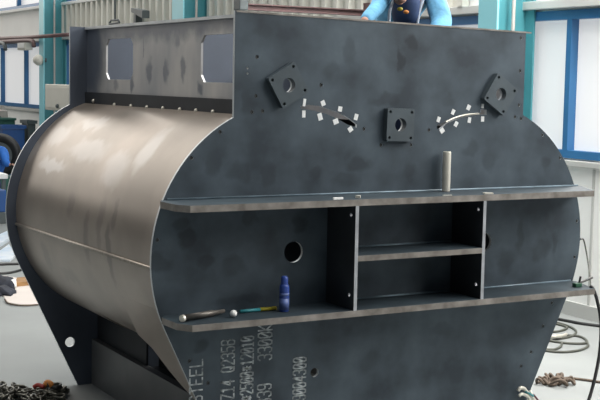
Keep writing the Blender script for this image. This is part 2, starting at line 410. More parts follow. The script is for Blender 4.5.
bm = flat(ro, [circ(hx.x, hx.z, .042, 24)], lambda x, z, w: V((x, D + w, z)), TH)
obj('rear_plate', bm, [REAR, RIM], casing)

# curved shells between the plates
YA, YB = TH, D
sp_ = lambda px, py: at(px, py, 0, -1.38)
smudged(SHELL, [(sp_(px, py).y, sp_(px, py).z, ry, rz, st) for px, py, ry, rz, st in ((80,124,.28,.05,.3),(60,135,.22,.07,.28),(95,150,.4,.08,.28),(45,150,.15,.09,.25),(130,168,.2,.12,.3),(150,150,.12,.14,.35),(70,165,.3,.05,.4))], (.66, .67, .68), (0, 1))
smudged(SHELL, [(sp_(px, py).y, sp_(px, py).z, ry, rz, st) for px, py, ry, rz, st in ((118,235,.05,.18,.45),(132,225,.06,.2,.4),(141,250,.05,.2,.6),(100,205,.06,.1,.3),(70,255,.08,.12,.3),(145,215,.05,.1,.5),(90,275,.2,.06,.3))], (.12, .11, .10), (0, 1))
def shell_side(s):
    bm = B(); a1 = math.acos((1.0 - XC)/.93); n = 52; AE = 1.36; rows = []
    for k in range(n+1):
        a = a1 + (-AE - a1)*k/n; bulge = .042*max(0, min(1, (a - .35)/.75))
        rows.append([V((s*(XC + r*math.cos(a)), 0, ZCN + r*math.sin(a))) for r in (RS + bulge, RS + bulge - .016)])
    cut = int(round((.885 + a1)/(AE + a1)*n)) if s < 0 else n
    vs = [[bm.verts.new((p.x, y, p.z)) for p in row for y in (YA, YB)] for row in rows]
    low = [[bm.verts.new((p.x, y, p.z)) for p in row for y in (1.97, YB)] for row in rows[cut:]] if cut < n else []
    vs = vs[:cut+1]
    for vv in (vs, low):
        for A_, C_ in zip(vv, vv[1:]):
            for i, j in ((0, 1), (2, 3), (0, 2), (1, 3)): bm.faces.new((A_[i], A_[j], C_[j], C_[i]))
        for A_ in (vv[:1] + vv[-1:]): bm.faces.new((A_[0], A_[1], A_[3], A_[2]))
    for v in list(bm.verts):
        if not v.link_faces: bm.verts.remove(v)
    bmesh.ops.recalc_face_normals(bm, faces=bm.faces)
    o = obj('curved_shell', bm, SHELL if s < 0 else DARKST, casing, True)  # right shell coloured dark so the holes look shaded inside
    o.data.set_sharp_from_angle(angle=.6)
    return o
shell_side(-1); shell_side(1)
# straight tapering lower walls; the left one has a dark opening
tx, tz = -(XC + RS*math.cos(TA)), ZCN - RS*math.sin(TA)
nrm = V((-math.cos(TA), 0, -math.sin(TA))); dn = V((math.sin(TA), 0, -math.cos(TA)))
LEN = tz/math.cos(TA)
def on_wall(px, py):
    d = FW + RT*((px-300)/F_PX) - UP*((py-200)/F_PX); o = V((tx, 0, tz))
    t = (o - CAM).dot(nrm)/d.dot(nrm); q = CAM + d*t
    return (q.y, (q - o).dot(dn))
def cheek(s, poly):
    f = lambda y, l, w: V((s*-1*(tx + dn.x*l - nrm.x*w), y, tz + dn.z*l - nrm.z*w))
    return obj('cheek_plate', flat(poly, [], f, .016, 0), SHELL, casing)
pl = [on_wall(*q) for q in ((138,334.5),(152,348),(171,373),(181,385))]
strip = [(TH, -.05), (pl[0][0], -.02)] + pl + [(TH + .2, pl[3][1] + .12), (TH, pl[3][1] + .2)]
cheek(-1, strip); cheek(1, strip)
# square foot below the curved belly
xe, ze = XC + RS*math.cos(1.36), ZCN - RS*math.sin(1.36)
for s in (-1, 1):
    bm = B(); box(bm, (min(s*xe, s*(xe - .016)), 1.97 if s < 0 else TH, .36), (max(s*xe, s*(xe - .016)), D, ze + .004)); obj('belly_wall', bm, DARKST, casing)
    bm = B(); box(bm, (min(s*.965, s*(xe - .016)), TH, .37), (max(s*.965, s*(xe - .016)), D, .39)); box(bm, (min(s*.965, s*.945), TH, 0), (max(s*.965, s*.945), D, .37)); obj('foot_wall', bm, FOOT, casing)
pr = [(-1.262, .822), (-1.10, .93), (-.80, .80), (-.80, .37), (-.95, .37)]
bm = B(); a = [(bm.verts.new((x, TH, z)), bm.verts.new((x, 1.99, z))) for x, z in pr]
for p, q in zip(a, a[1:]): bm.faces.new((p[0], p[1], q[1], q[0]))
obj('recess_shade_lining', bm, DARKST, casing, label='added dark lining for the shade in the recess under the shell')  # lining added to keep the opening dark, shade put into its colour
# weld seam along the shell
def shell_pt(z, y, off=.0):
    a = math.asin((z - ZCN)/RS); return V((-(XC + (RS + off)*math.cos(a)), y, ZCN + (RS + off)*math.sin(a)))
bm = B(); tube(bm, [shell_pt(1.409, D, .004), shell_pt(1.43, 1.6, .005), shell_pt(1.455, TH, .005)], .013, 8); obj('weld_seam', bm, WELD, casing, True)
# neck side plates with two chamfered windows in the left one
def neck_side(s, wins, top=3.028):
    f = lambda y, z, w: V((s*(1.01 - w), y, z))
    bm = flat([(TH, 2.30), (D, 2.30), (D, top), (TH, top)], wins, f, .016, 0)
    return obj('neck_side_plate', bm, [NECK, RIM], casing)
smudged(NECK, [(1.5, 3.03, 1.9, .13, .6), (2.95, 2.8, .28, .4, .85), (.0, 2.9, .25, .2, .5), (2.05, 2.57, .04, .06, .7), (1.72, 2.68, .05, .09, .6), (1.40, 2.68, .05, .09, .6), (1.1, 2.68, .045, .08, .6), (.82, 2.57, .05, .05, .7), (1.85, 2.86, .012, .1, .6), (1.2, 2.9, .05, .06, .45), (2.4, 2.56, .05, .05, .5)], (.07, .095, .14), (0, 1))
def chamf(y0, y1, z0, z1, c): return [(y0+c, z0), (y1-c, z0), (y1, z0+c), (y1, z1-c), (y1-c, z1), (y0+c, z1), (y0, z1-c), (y0, z0+c)]
neck_side(-1, [chamf(2.035, 2.615, 2.605, 2.925, .05), chamf(.20, .81, 2.60, 2.915, .05)]); neck_side(1, [], 2.965)
bm = B(); box(bm, (-1.028, TH, 2.34), (-1.01, D, 2.495)); obj('neck_shade_band', bm, DARKST, casing, label='dark strip added for the shade at the foot of the neck')  # added strip, its dark steel stands in for shade at the joint
bm = B(); box(bm, (-1.030, TH, 3.013), (-1.010, D, 3.034)); obj('edge_strip', bm, RIM, casing, label='bright strip along the top edge')  # pale strip laid along the neck's top edge
bm = B(); prism(bm, [V((-1.15, -.004, 3.031)), V((1.118, -.004, 2.983)), V((1.165, -.004, 2.982)), V((1.165, -.004, 2.992)), V((1.118, -.004, 2.994)), V((-1.15, -.004, 3.042))], V((0, .02, 0)))
obj('edge_strip', bm, EDGE, casing, label='bright strip along the top edge')
for px, py in ((93.5, 101), (114.5, 103.7), (131, 104), (147, 105), (163, 105.6), (180, 107), (196, 108.5), (213, 110)):
    q = at(px, py, 0, -1.03)
    bm = B(); lathe(bm, [(.006, -.006), (.018, 0), (.015, .01), (.004, .016)], V((-1.028, q.y, 2.405 if px > 95 else q.z)), V((-1, 0, 0)), 10); obj('weld_tack', bm, BRIGHT, casing, True)
# stand-on cross beam inside
bm = B(); box(bm, (-.2, TH, 1.86), (1.1, D, 1.92)); obj('inner_platform', bm, DARKST, casing)

# stiffener shelves and ribs on the front plate
PR = -.34
def side_mats(bm, edge=1):
    for f in bm.faces:
        f.normal_update()
        if abs(f.normal.z) < .5: f.material_index = edge
def shelf(name, pts, z0, z1, em=EDGE):
    bm = B(); prism(bm, [V((x, y, z0)) for x, y in pts], V((0, 0, z1 - z0))); side_mats(bm)
    return obj(name, bm, [SHELFTOP, em], casing)
shelf('stiffener_shelf', [(-1.64, 0), (-1.665, -.05), (-1.655, -.25), (-1.60, PR), (1.50, PR), (1.665, -.03), (1.665, 0)], 1.852, 1.893)
shelf('stiffener_shelf', [(-1.615, 0), (-1.65, -.05), (-1.64, -.25), (-1.58, PR), (1.545, PR), (1.66, -.03), (1.64, 0)], 1.152, 1.192)
XR1, XR2 = -.462, .538
for zz, xa, xb in ((1.893, -1.6, 1.65), (1.192, -.44, .52), (1.192, .56, 1.62), (1.538, -.44, .52)):
    bm = B(); tube(bm, [(xa, -.004, zz + .004), (xb, -.004, zz + .004)], .0075, 8); obj('fillet_weld', bm, WELDB, casing, True, label='pale fillet weld line')
shelf('middle_shelf', [(XR1 + .012, 0), (XR1 + .012, PR), (XR2 - .012, PR), (XR2 - .012, 0)], 1.502, 1.538)
for x in (XR1, XR2):
    hs = [circ(-(PR + .055), z, .013, 12) for z in (1.79, 1.285)]
    f = lambda y, z, w, x=x: V((x - .012 + w, -y, z))
    bm = flat([(0, 1.192), (-PR, 1.192), (-PR, 1.852), (0, 1.852)], hs, f, .024, 1)
    obj('rib', bm, [DARKST, RIBEDGE], casing)

# boss plates with bore and bolt holes
for c in BOSS:
    s = .108
    hl = [circ(c[0], c[1], .045, 28)] + [circ(*boss_corner(c, u*.085, v*.085), .010, 10) for u in (-1, 1) for v in (-1, 1)]
    out = []
    for u, v in ((-1,-1), (1,-1), (1,1), (-1,1)):
        for k in range(4):
            t = k/3*pi/2 + {(1,1): 0, (-1,1): pi/2, (-1,-1): pi, (1,-1): 1.5*pi}[(u, v)]
            out.append(boss_corner(c, u*(s-.012) + .012*math.cos(t), v*(s-.012) + .012*math.sin(t)))
    bm = flat(out, hl, lambda x, z, w: V((x, -.045 + w, z)), .045, 0)
    obj('boss_plate', bm, BOSSST, casing)
# pale tape pieces across the two slots
tapes = [((304.3,102.5),.020,.048,8),((303.7,114),.024,.045,0),((323,103.2),.030,.034,-25),((320,116.7),.032,.045,-18),((340,109),.03,.033,10),((335.7,121.5),.038,.034,-20),((356,117),.028,.04,15),((350.3,129.3),.033,.033,-35),
         ((438.5,119.5),.026,.036,20),((442,130.5),.034,.034,-35),((453,112),.026,.036,25),((456,124),.028,.036,30),((468.5,107.5),.03,.036,25),((469.3,120),.026,.038,10),((482.5,106),.02,.03,5),((482.5,119),.026,.036,0)]
for (px, py), w, h, ang in tapes:
    q = front(px, py); bm = B()
    box(bm, (q.x - w/2, -.002, q.z - h/2), (q.x + w/2, 0, q.z + h/2), rot=Matrix.Rotation(math.radians(ang), 3, 'Y'))
    obj('tape_piece', bm, TAPE, fplate, label='white tape piece beside a slot')
q0 = [(444,124),(452,118.5),(461,115),(470,113.6),(478,113.4)]
bm = B(); tube(bm, [front(px, py, -.004) for px, py in [(446,122),(453,118.5),(461,115.8),(470,114.2),(479,113.6)]], .006, 6); obj('slot_lip', bm, BRIGHT, fplate)

# stencilled lettering, running upwards
G = {'S': [[(1,.85),(.8,1),(.2,1),(0,.85),(0,.65),(.2,.52),(.8,.48),(1,.35),(1,.15),(.8,0),(.2,0),(0,.15)]],
 'T': [[(0,1),(1,1)], [(.5,1),(.5,0)]], 'E': [[(1,1),(0,1),(0,0),(1,0)], [(0,.5),(.8,.5)]], 'L': [[(0,1),(0,0),(1,0)]],
 'Q': [[(.2,0),(0,.2),(0,.8),(.2,1),(.8,1),(1,.8),(1,.2),(.8,0),(.2,0)], [(.6,.3),(1,0)]],
 '0': [[(.2,0),(0,.2),(0,.8),(.2,1),(.8,1),(1,.8),(1,.2),(.8,0),(.2,0)], [(.1,.2),(.9,.8)]],
 '1': [[(.2,.8),(.5,1),(.5,0)], [(.1,0),(.9,0)]], '2': [[(0,.8),(.2,1),(.8,1),(1,.8),(1,.6),(0,0),(1,0)]],
 '3': [[(0,.85),(.2,1),(.8,1),(1,.85),(1,.65),(.8,.52),(.4,.52)], [(.8,.52),(1,.38),(1,.15),(.8,0),(.2,0),(0,.15)]],
 '4': [[(.75,0),(.75,1),(0,.3),(1,.3)]], '5': [[(1,1),(0,1),(0,.55),(.7,.6),(1,.42),(1,.15),(.8,0),(.2,0),(0,.15)]],
 '8': [[(.2,.52),(0,.67),(0,.85),(.2,1),(.8,1),(1,.85),(1,.67),(.8,.52),(.2,.52),(0,.36),(0,.15),(.2,0),(.8,0),(1,.15),(1,.36),(.8,.52)]],
 '9': [[(0,.15),(.2,0),(.8,0),(1,.15),(1,.85),(.8,1),(.2,1),(0,.85),(0,.6),(.2,.45),(.8,.45),(1,.6)]],
 'B': [[(0,0),(0,1),(.75,1),(1,.86),(1,.66),(.75,.52),(0,.52)], [(.75,.52),(1,.36),(1,.15),(.75,0),(0,0)]],
 'C': [[(1,.2),(.8,0),(.2,0),(0,.2),(0,.8),(.2,1),(.8,1),(1,.8)]], 'Z': [[(0,1),(1,1),(0,0),(1,0)]],
 'A': [[(0,0),(0,.7),(.5,1),(1,.7),(1,0)], [(0,.4),(1,.4)]], 'K': [[(0,0),(0,1)], [(1,1),(0,.45),(1,0)]],
 '*': [[(.1,.2),(.9,.8)], [(.1,.8),(.9,.2)], [(.5,.15),(.5,.85)], [(0,.5),(1,.5)]]}
def lettering(text, px_base, px_top, py_top_of, idx, pitch_px):
    """text runs up the plate; character idx has its far end at row py_top_of"""
    b = front(px_base, py_top_of); t = front(px_top, py_top_of)
    H = b.x - t.x; P = (front(px_base, py_top_of).z - front(px_base, py_top_of + 20).z)/20*pitch_px
    w = P*.68; bm = B(); hw = .0046
    z_end = b.z; n = 0
    for i, ch in enumerate(text + ' '):
        z0 = z_end - w - (idx - i)*P
        if ch == ' ' or z0 < .03:
            if n: obj('stencil_lettering', bm, STENCIL, fplate, label='pale stencilled lettering running up the plate'); bm = B(); n = 0
            continue
        n += 1
        for line in G[ch]:
            for (u0, v0), (u1, v1) in zip(line, line[1:]):
                A_ = V((b.x - v0*H, 0, z0 + u0*w)); B_ = V((b.x - v1*H, 0, z0 + u1*w))
                d = (B_ - A_).normalized(); nn = V((-d.z, 0, d.x))*hw; d = d*hw*.8
                prism(bm, [A_ - d + nn, A_ - d - nn, B_ + d - nn, B_ + d + nn], V((0, -.0012, 0)))
lettering('STEEL', 202.5, 190, 359.5, 4, 9.0)
lettering('CZ14 Q235B', 234.5, 221.5, 339.5, 9, 6.75)
lettering('*2500*12010', 253.5, 241, 336, 10, 5.95)
lettering('A839   3300K', 272, 258.5, 324.5, 11, 7.4)
lettering('9004300', 306, 293.5, 357, 6, 6.3)

# lug on the right rim
lug = front(580, 239)
bm = B(); prism(bm, [V((lug.x - .04, .005, lug.z + .035)), V((lug.x + .02, .005, lug.z)), V((lug.x - .04, .005, lug.z - .05))], V((0, .015, 0))); obj('rim_lug', bm, DARKST, casing)

# ------------------------------------------------------------------ things on the shelves
zs = 1.893
q = front(446, 190, -.06)
bm = B(); lathe(bm, [(.026, 0), (.0275, .002), (.0275, .266), (.026, .27), (.021, .27), (.020, .24)], V((q.x, q.y, zs + .001)), seg=28)
prop(obj('steel_pin', bm, BRIGHT, None, False), 'short bright steel tube standing upright on the upper shelf', 'tube')
def offcut(name, px, py, pts, h, mt, label, cat):
    q = at(px, py, 2, zs); bm = B(); prism(bm, [V((q.x + x, q.y + y, zs + .001)) for x, y in pts], V((0, 0, h)))
    prop(obj(name, bm, mt), label, cat)
offcut('chalk_stick', 338, 199.5, [(-.035,-.006),(.035,-.006),(.035,.006),(-.035,.006)], .012, WHITEW, 'white chalk stick lying on the upper shelf edge over the left rib', 'chalk')
offcut('steel_offcut', 357, 198, [(-.02,-.012),(.004,-.03),(.022,-.008),(.01,.014)], .016, BRIGHT, 'small pointed bright steel offcut on the upper shelf above the left rib', 'offcut')
offcut('steel_offcut', 446, 195.5, [(-.034,-.02),(.034,-.02),(.034,-.008),(-.034,-.008)], .004, BRIGHT, 'thin bright offcut strip in front of the upright tube', 'offcut')
offcut('steel_offcut', 487, 194, [(-.035,-.02),(.03,-.03),(.034,.0),(-.02,.02)], .009, BRIGHT, 'bright steel offcut on the upper shelf above the right rib', 'offcut')
zl = 1.192
bl = lambda px, py, z=zl: at(px, py, 2, z)
# tube lying at the left end of the lower shelf
a, b = bl(182, 318.5, zl + .024), bl(224, 311, zl + .022)
e = empty('steel_tube', a, 'grey steel tube with an open end lying at the left of the lower shelf', 'tube')
d = (b - a).normalized(); L = (b - a).length
bm = B(); lathe(bm, [(.014, .04), (.0195, 0), (.0195, L*.7), (.014, L*.78), (.012, L)], a, d, 18); obj('barrel', bm, TUBEST, e, True)
bm = B(); lathe(bm, [(.016, -.004), (.0205, -.004), (.0205, .014), (.016, .014)], a, d, 18); obj('end_ring', bm, BRIGHT, e, label='bright end ring')
c = bl(233.5, 313.5, zl + .023)
bm = B(); bmesh.ops.create_uvsphere(bm, u_segments=20, v_segments=12, radius=.022, matrix=Matrix.Translation(c + V((0, 0, 0))))
prop(obj('white_ball', bm, WHITEW, None, True), 'small shiny white ball beside the grey tube on the lower shelf', 'ball')
a, b = bl(240, 311.5, zl + .012), bl(276, 308, zl + .012)
e = empty('paint_marker', a, 'teal and yellow paint marker lying left of the blue spray can', 'marker')
bm = B(); tube(bm, [a, a.lerp(b, .55)], .011, 12); obj('cap', bm, TEALP, e, True)
bm = B(); tube(bm, [a.lerp(b, .55), b], .0115, 12); obj('barrel', bm, YELLOW, e, True)
q = bl(284, 311.5)
e = empty('spray_can', V((q.x, q.y, zl)), 'blue spray can standing on the lower shelf under the round hole', 'can')
bm = B(); lathe(bm, [(.028, 0), (.031, .004), (.031, .155), (.029, .165), (.02, .175)], V((q.x, q.y, zl + .001)), seg=24); obj('body', bm, CANBLUE, e, True)
bm = B(); lathe(bm, [(.0314, .10), (.0314, .118)], V((q.x, q.y, zl)), seg=24); lathe(bm, [(.0314, .015), (.0314, .085)], V((q.x, q.y, zl)), seg=24); obj('label_band', bm, CANLAB, e, True, label='pale printed label')
bm = B(); lathe(bm, [(.022, .172), (.023, .175), (.022, .215), (.016, .222)], V((q.x, q.y, zl)), seg=20); obj('cap', bm, CANBLUE, e, True)
# clamp and pipe at the right end of the lower shelf
a = at(566, 291, 2, zl + .02); b = at(596, 287, 2, zl + .02)
e = empty('bar_clamp', at(579, 285, 2, zl), 'small green and black clamp at the right end of the lower shelf', 'clamp')
p = at(577, 287, 2, zl)
bm = B(); box(bm, p + V((-.03, -.02, .001)), p + V((.03, .02, .03)), bevel=.006); obj('jaw', bm, GREENP, e)
bm = B(); tube(bm, [p + V((.02, 0, .03)), p + V((.03, 0, .075))], .008, 8); tube(bm, [p + V((-.01, 0, .02)), p + V((.16, .02, .055))], .009, 8); obj('handle', bm, RUBBER, e)

# ------------------------------------------------------------------ cables right of the casing
def cable(name, pts, r, mt, label, cat='cable', n=8, parent=None):
    bm = B(); tube(bm, spline(pts, n), r, 8)
    o = obj(name, bm, mt, parent, True)
    if parent is None: prop(o, label, cat)
    return o
ce = front(592.5, 286, -.30)
cable('power_cable', [front(589, 291, -.25) + V((0,0,-.0)), front(592, 287, -.30), front(597, 300, -.33), front(601, 325, -.35), front(598.5, 360, -.4), front(588, 402, -.45), front(570, 440, -.5), V((1.25, -.52, .02)), V((1.7, -.7, .02)), V((2.6, -1.4, .02))], .012, RUBBER, 'thick black cable hanging off the right end of the lower shelf')
cable('thin_cord', [front(580.5, 239, .02), front(584, 241, .02), front(588, 262, -.05), front(590.5, 283, -.22), front(589.5, 287.5, -.26)], .0055, CABLE, 'thin grey cord hanging from the lug on the right rim')
def fl(px, py, z=.012): return flo(px, py, z)
cable('floor_cable', [fl(540, 316), fl(567, 321), fl(583, 324), fl(610, 327), fl(640, 328)], .02, RUBBER, 'dark cable lying along the foot of the white wall')
e = empty('hose_coil', flo(550, 342), 'loose coil of grey hose on the floor right of the casing', 'hose')
for pts in ([(545,332.5),(560,331),(567,327.5),(556,324),(540,322)], [(553,321.5),(568,326),(576,331),(572,336),(560,338.5),(548,338)], [(548,340.5),(565,343),(583,343.5),(587,341),(580,336.5),(566,335.5),(552,337)], [(540,350),(560,352),(578,350.5),(588,346),(586,341)], [(540,349),(553,349.5),(560,347),(562,343.5)]):
    bm = B(); tube(bm, spline([fl(*q) for q in pts], 8), .013, 8); obj('loop', bm, CABLE, e, True)
q = fl(557, 337.5, .02); bm = B(); tube(bm, spline([fl(549, 338, .02), fl(555, 336.5, .045), fl(562, 336, .03), fl(566, 334.5, .02)], 5), .02, 8); obj('coupling', bm, BRIGHT, e, True)
# rope bundle
e = empty('rope_bundle', flo(557, 380), 'tangled brown rope bundle on the floor at the lower right', 'rope')
rnd = random.Random(3)
c = flo(557, 381, .03)
for k in range(9):
    cx, cy = c.x + rnd.uniform(-.13, .12), c.y + rnd.uniform(-.08, .08)
    ra, rb = rnd.uniform(.04, .085), rnd.uniform(.03, .06); th = rnd.uniform(0, pi); hz = rnd.uniform(.018, .05)
    pts = [V((cx + ra*math.cos(t)*math.cos(th) - rb*math.sin(t)*math.sin(th), cy + ra*math.cos(t)*math.sin(th) + rb*math.sin(t)*math.cos(th), hz + .03*math.sin(2*t + k)*.9)) for t in (2*pi*i/20 for i in range(20))]
    for p in pts: p.z = max(p.z, .014)
    bm = B(); tube(bm, pts, .013, 7, closed=True); obj('loop', bm, ROPE, e, True)
bm = B(); tube(bm, spline([fl(539, 377, .02), fl(546, 379, .03), fl(555, 380, .03), fl(566, 378, .02), fl(574, 378.5), fl(590, 380.5), fl(612, 384)], 6), .012, 7); obj('tail', bm, ROPE, e, True)
# earth clamp on the plate's right edge
c = front(528, 394, -.02)
e = empty('earth_clamp', c, 'silver and blue earth clamp gripping the lower right edge of the front plate', 'clamp')
bm = B(); tube(bm, spline([front(518, 391, -.05), front(520, 388, -.05), front(524, 388.5, -.05), front(527, 392, -.05), front(533, 398, -.04), front(538, 406, -.02)], 6), .013, 8); obj('jaw', bm, BRIGHT, e, True)
bm = B(); tube(bm, spline([front(519, 396, -.05), front(522, 394, -.05), front(528, 397, -.05), front(530, 404, -.03)], 6), .012, 8); obj('jaw', bm, BRIGHT, e, True)
bm = B(); tube(bm, [front(525, 391, -.055), front(533, 396, -.05)], .010, 8); obj('handle_sleeve', bm, TEALP, e, True)
bm = B(); tube(bm, [front(530, 391, -.045), front(533, 399, -.04), front(533, 406, -.04)], .012, 8); obj('spring', bm, BRIGHT, e, True)
bm = B(); tube(bm, spline([front(533, 395, -.03), front(537, 400, -.03), front(543, 410, -.03), front(556, 440, -.1), V((1.4, -.3, .02)), V((1.7, -.6, .02))], 6), .012, 8); obj('lead', bm, DKRED, e, True)

# ------------------------------------------------------------------ floor clutter at the left
rnd = random.Random(11)
e = empty('chain_pile', flo(25, 396), 'heap of oily steel chain on the floor at the lower left', 'chain')
pa, pb, pc_ = flo(62, 400), flo(-4, 400), flo(30, 400)
ax = (pa - pb).normalized(); away = V((FW.x, FW.y, 0)).normalized()
for k in range(96):
    u = rnd.random(); v = rnd.gauss(0, .12)
    base = pb.lerp(pa, u) + away*v
    hmax = .13*math.exp(-(v/.16)**2)*(.75 + .25*math.sin(7*u + 1))
    if u > .9: hmax *= .6
    z = .016 + rnd.random()*hmax
    rot = Matrix.Rotation(rnd.uniform(0, 2*pi), 3, 'Z') @ Matrix.Rotation(rnd.uniform(-.8, .8), 3, 'X')
    pts = []
    for i in range(14):
        t = 2*pi*i/14; x = .034*math.cos(t) + (.018 if math.cos(t) > 0 else -.018); y = .026*math.sin(t)
        q = rot @ V((x, y, 0)) + V((base.x, base.y, z)); q.z = max(q.z, .0105); pts.append(q)
    bm = B(); tube(bm, pts, .0105, 6, closed=True); obj('link', bm, CHAIN, e, True)
p = flo(46, 390, .10)
e = empty('lifting_hook', V((p.x, p.y, .0)), 'orange and red lifting hook lying on top of the chain heap', 'hook')
bm = B(); tube(bm, spline([flo(34, 387, .12), flo(38, 385, .14), flo(44, 387, .13)], 5), .018, 8); obj('shank', bm, RED, e, True)
bm = B(); tube(bm, spline([flo(44, 386, .13), flo(47, 382, .15), flo(51, 383.5, .15), flo(52, 387, .12)], 5), .02, 8); obj('hook_curve', bm, ORANGE, e, True)
bm = B(); tube(bm, spline([flo(52, 387, .12), flo(56, 388, .12), flo(60, 387, .11)], 4), .02, 8); obj('sleeve', bm, RUBBER, e, True)

# pale dust patch, rags, cables and sheets further back
def patch(pts, z, h): 
    bm = B(); prism(bm, [V((flo(*q).x, flo(*q).y, z)) for q in pts], V((0, 0, h))); return bm
prop(obj('ground_sheet', patch([(3,296),(8,303),(20,305),(40,305),(36,296),(25,280),(5,276),(-10,280),(-10,296)], .002, .006), SOIL), 'pale pinkish sheet lying flat on the floor left of the casing', 'sheet')
cable('brown_cord', [fl(5,299.5,.016), fl(9,303.5,.016), fl(22,305.5,.016), fl(46,304,.016)], .010, ROPE, 'thin brown cord along the edge of the pale floor sheet')
def lump(name, c, rx, ry, rz, mt, seed, par, lab=None):
    bm = B(); bmesh.ops.create_icosphere(bm, subdivisions=3, radius=1)
    r = random.Random(seed); ph = [r.uniform(0, 6) for _ in range(6)]
    for v in bm.verts:
        k = 1 + .22*math.sin(5*v.co.x + ph[0]) * math.sin(4*v.co.y + ph[1]) + .15*math.sin(9*v.co.x + 7*v.co.y + ph[2])
        v.co = V((c.x + v.co.x*rx*k, c.y + v.co.y*ry*k, max(c.z + v.co.z*rz*k, .004)))
    return obj(name, bm, mt, par, True, lab)
def rag(px, py, rx, ry, rz, mt, seed, label):
    c = flo(px, py); prop(lump('rag', V((c.x, c.y, .009)), rx, ry, rz, mt, seed, None), label, 'rag')
rag(1, 286, .15, .35, .12, RAG, 1, 'crumpled dark rag at the left edge of the pale floor sheet')
rag(1, 294, .14, .2, .08, RAG, 2, 'small dark rag flattened in front of the crumpled one')
c = flo(20, 285); e = empty('cardboard_scrap', c, 'torn brown cardboard scrap on the pale floor sheet', 'cardboard')
bm = patch([(15,287.5),(17,282),(29,281),(30,286)], .009, .05); obj('board', bm, CARD, e)
bm = B(); tube(bm, [flo(14, 287, .03), flo(13.5, 280.5, .10)], .035, 8); obj('white_roll', bm, WHITEW, e, True, label='white roll')
cable('floor_cable', [fl(-8,265), fl(4,264.5), fl(17,264), fl(26,263)], .02, RUBBER, 'black floor cable nearer the pale blue sheets')
cable('floor_cable', [fl(-8,274), fl(4,273.5), fl(14,272), fl(28,268)], .02, RUBBER, 'black floor cable nearer the pale pinkish floor sheet')
sh = [[(-6,240),(8,233.5),(12,240),(-6,251)], [(-6,257),(9,246),(16,257),(10,262),(-6,262)]]
prop(obj('plastic_sheet', patch(sh[0], .003, .05), SHEETB), 'pale blue sheet on the floor, farther of the two beside the casing', 'sheet')
prop(obj('plastic_sheet', patch(sh[1], .003, .03), SHEETB), 'pale blue sheet on the floor, nearer of the two beside the casing', 'sheet')

# far left: bench, bins, worker at a low table
def depthp(px, py, Y): return front(px, py, Y)
YG = 23.2
a, b = depthp(-12, 118, YG), depthp(38, 178, YG)
e = empty('tool_cabinet', V((3.6, YG, 0)), 'dark green tool cabinet against the far wall under the windows', 'cabinet')
bm = B(); box(bm, (a.x, YG, .12), (4.3, YG + .9, a.z - .06)); obj('body', bm, GREEN, e)
bm = B(); box(bm, (a.x - .03, YG - .03, a.z - .06), (4.33, YG + .93, a.z), bevel=.01); obj('top', bm, GREEN, e)
bm = B(); box(bm, (a.x + .05, YG + .06, 0), (4.2, YG + .85, .12)); obj('plinth', bm, RUBBER, e)
for k in range(2):
    wd = (4.3 - a.x)/2 - .12; x0 = a.x + .08 + k*(wd + .08); bm = B(); box(bm, (x0, YG - .02, .2), (x0 + wd, YG, a.z - .12), bevel=.005); dd = obj('door', bm, GREEN, e)
    bm = B(); box(bm, (x0 + wd - .1, YG - .05, .8), (x0 + wd - .06, YG - .02, 1.0)); obj('handle', bm, BRIGHT, dd)
def bin_(px0, py0, px1, py1, Y, mt, label, dep=.6):
    a, b = depthp(px0, py0, Y), depthp(px1, py1, Y); e = empty('storage_bin', V(((a.x+b.x)/2, Y, 0)), label, 'bin')
    z0 = 0.0; w = (b.x - a.x); t = .04
    bm = B(); prof = [(a.x, Y), (b.x, Y), (b.x, Y + dep), (a.x, Y + dep)]
    box(bm, (a.x + .03, Y + .03, z0), (b.x - .03, Y + dep - .03, a.z - .08), bevel=.03); obj('body', bm, mt, e)
    bm = B()
    box(bm, (a.x, Y, a.z - .08), (b.x, Y + t, a.z)); box(bm, (a.x, Y + dep - t, a.z - .08), (b.x, Y + dep, a.z)); box(bm, (a.x, Y + t, a.z - .08), (a.x + t, Y + dep - t, a.z)); box(bm, (b.x - t, Y + t, a.z - .08), (b.x, Y + dep - t, a.z)); obj('rim', bm, mt, e)
    return e
bin_(1.5, 125.5, 26.5, 141, 22.1, BINBLUE, 'blue storage bin in front of the green cabinet')
bin_(27, 120.5, 37.5, 142, 22.3, GREYP, 'dark grey storage bin beside the far teal column')
p = depthp(21, 117, 24.3)
e = empty('bench_tap', V((p.x, 24.4, a.z)), 'small grey stand on the green cabinet under the far window', 'stand')
bm = B(); lathe(bm, [(.11, 0), (.11, .03), (.03, .05), (.03, .3), (.05, .32)], V((3.95, 23.6, a.z)), seg=12); obj('stand_post', bm, GREYP, e)
bm = B(); q = wallp(31, 117, 4.42); lathe(bm, [(.14, 0), (.14, .16), (.05, .2), (.05, .3)], V((4.15, YG + .6, a.z)), seg=14)
prop(obj('grey_jug', bm, CONDUIT), 'pale grey jug on the green cabinet beside the far column', 'jug')

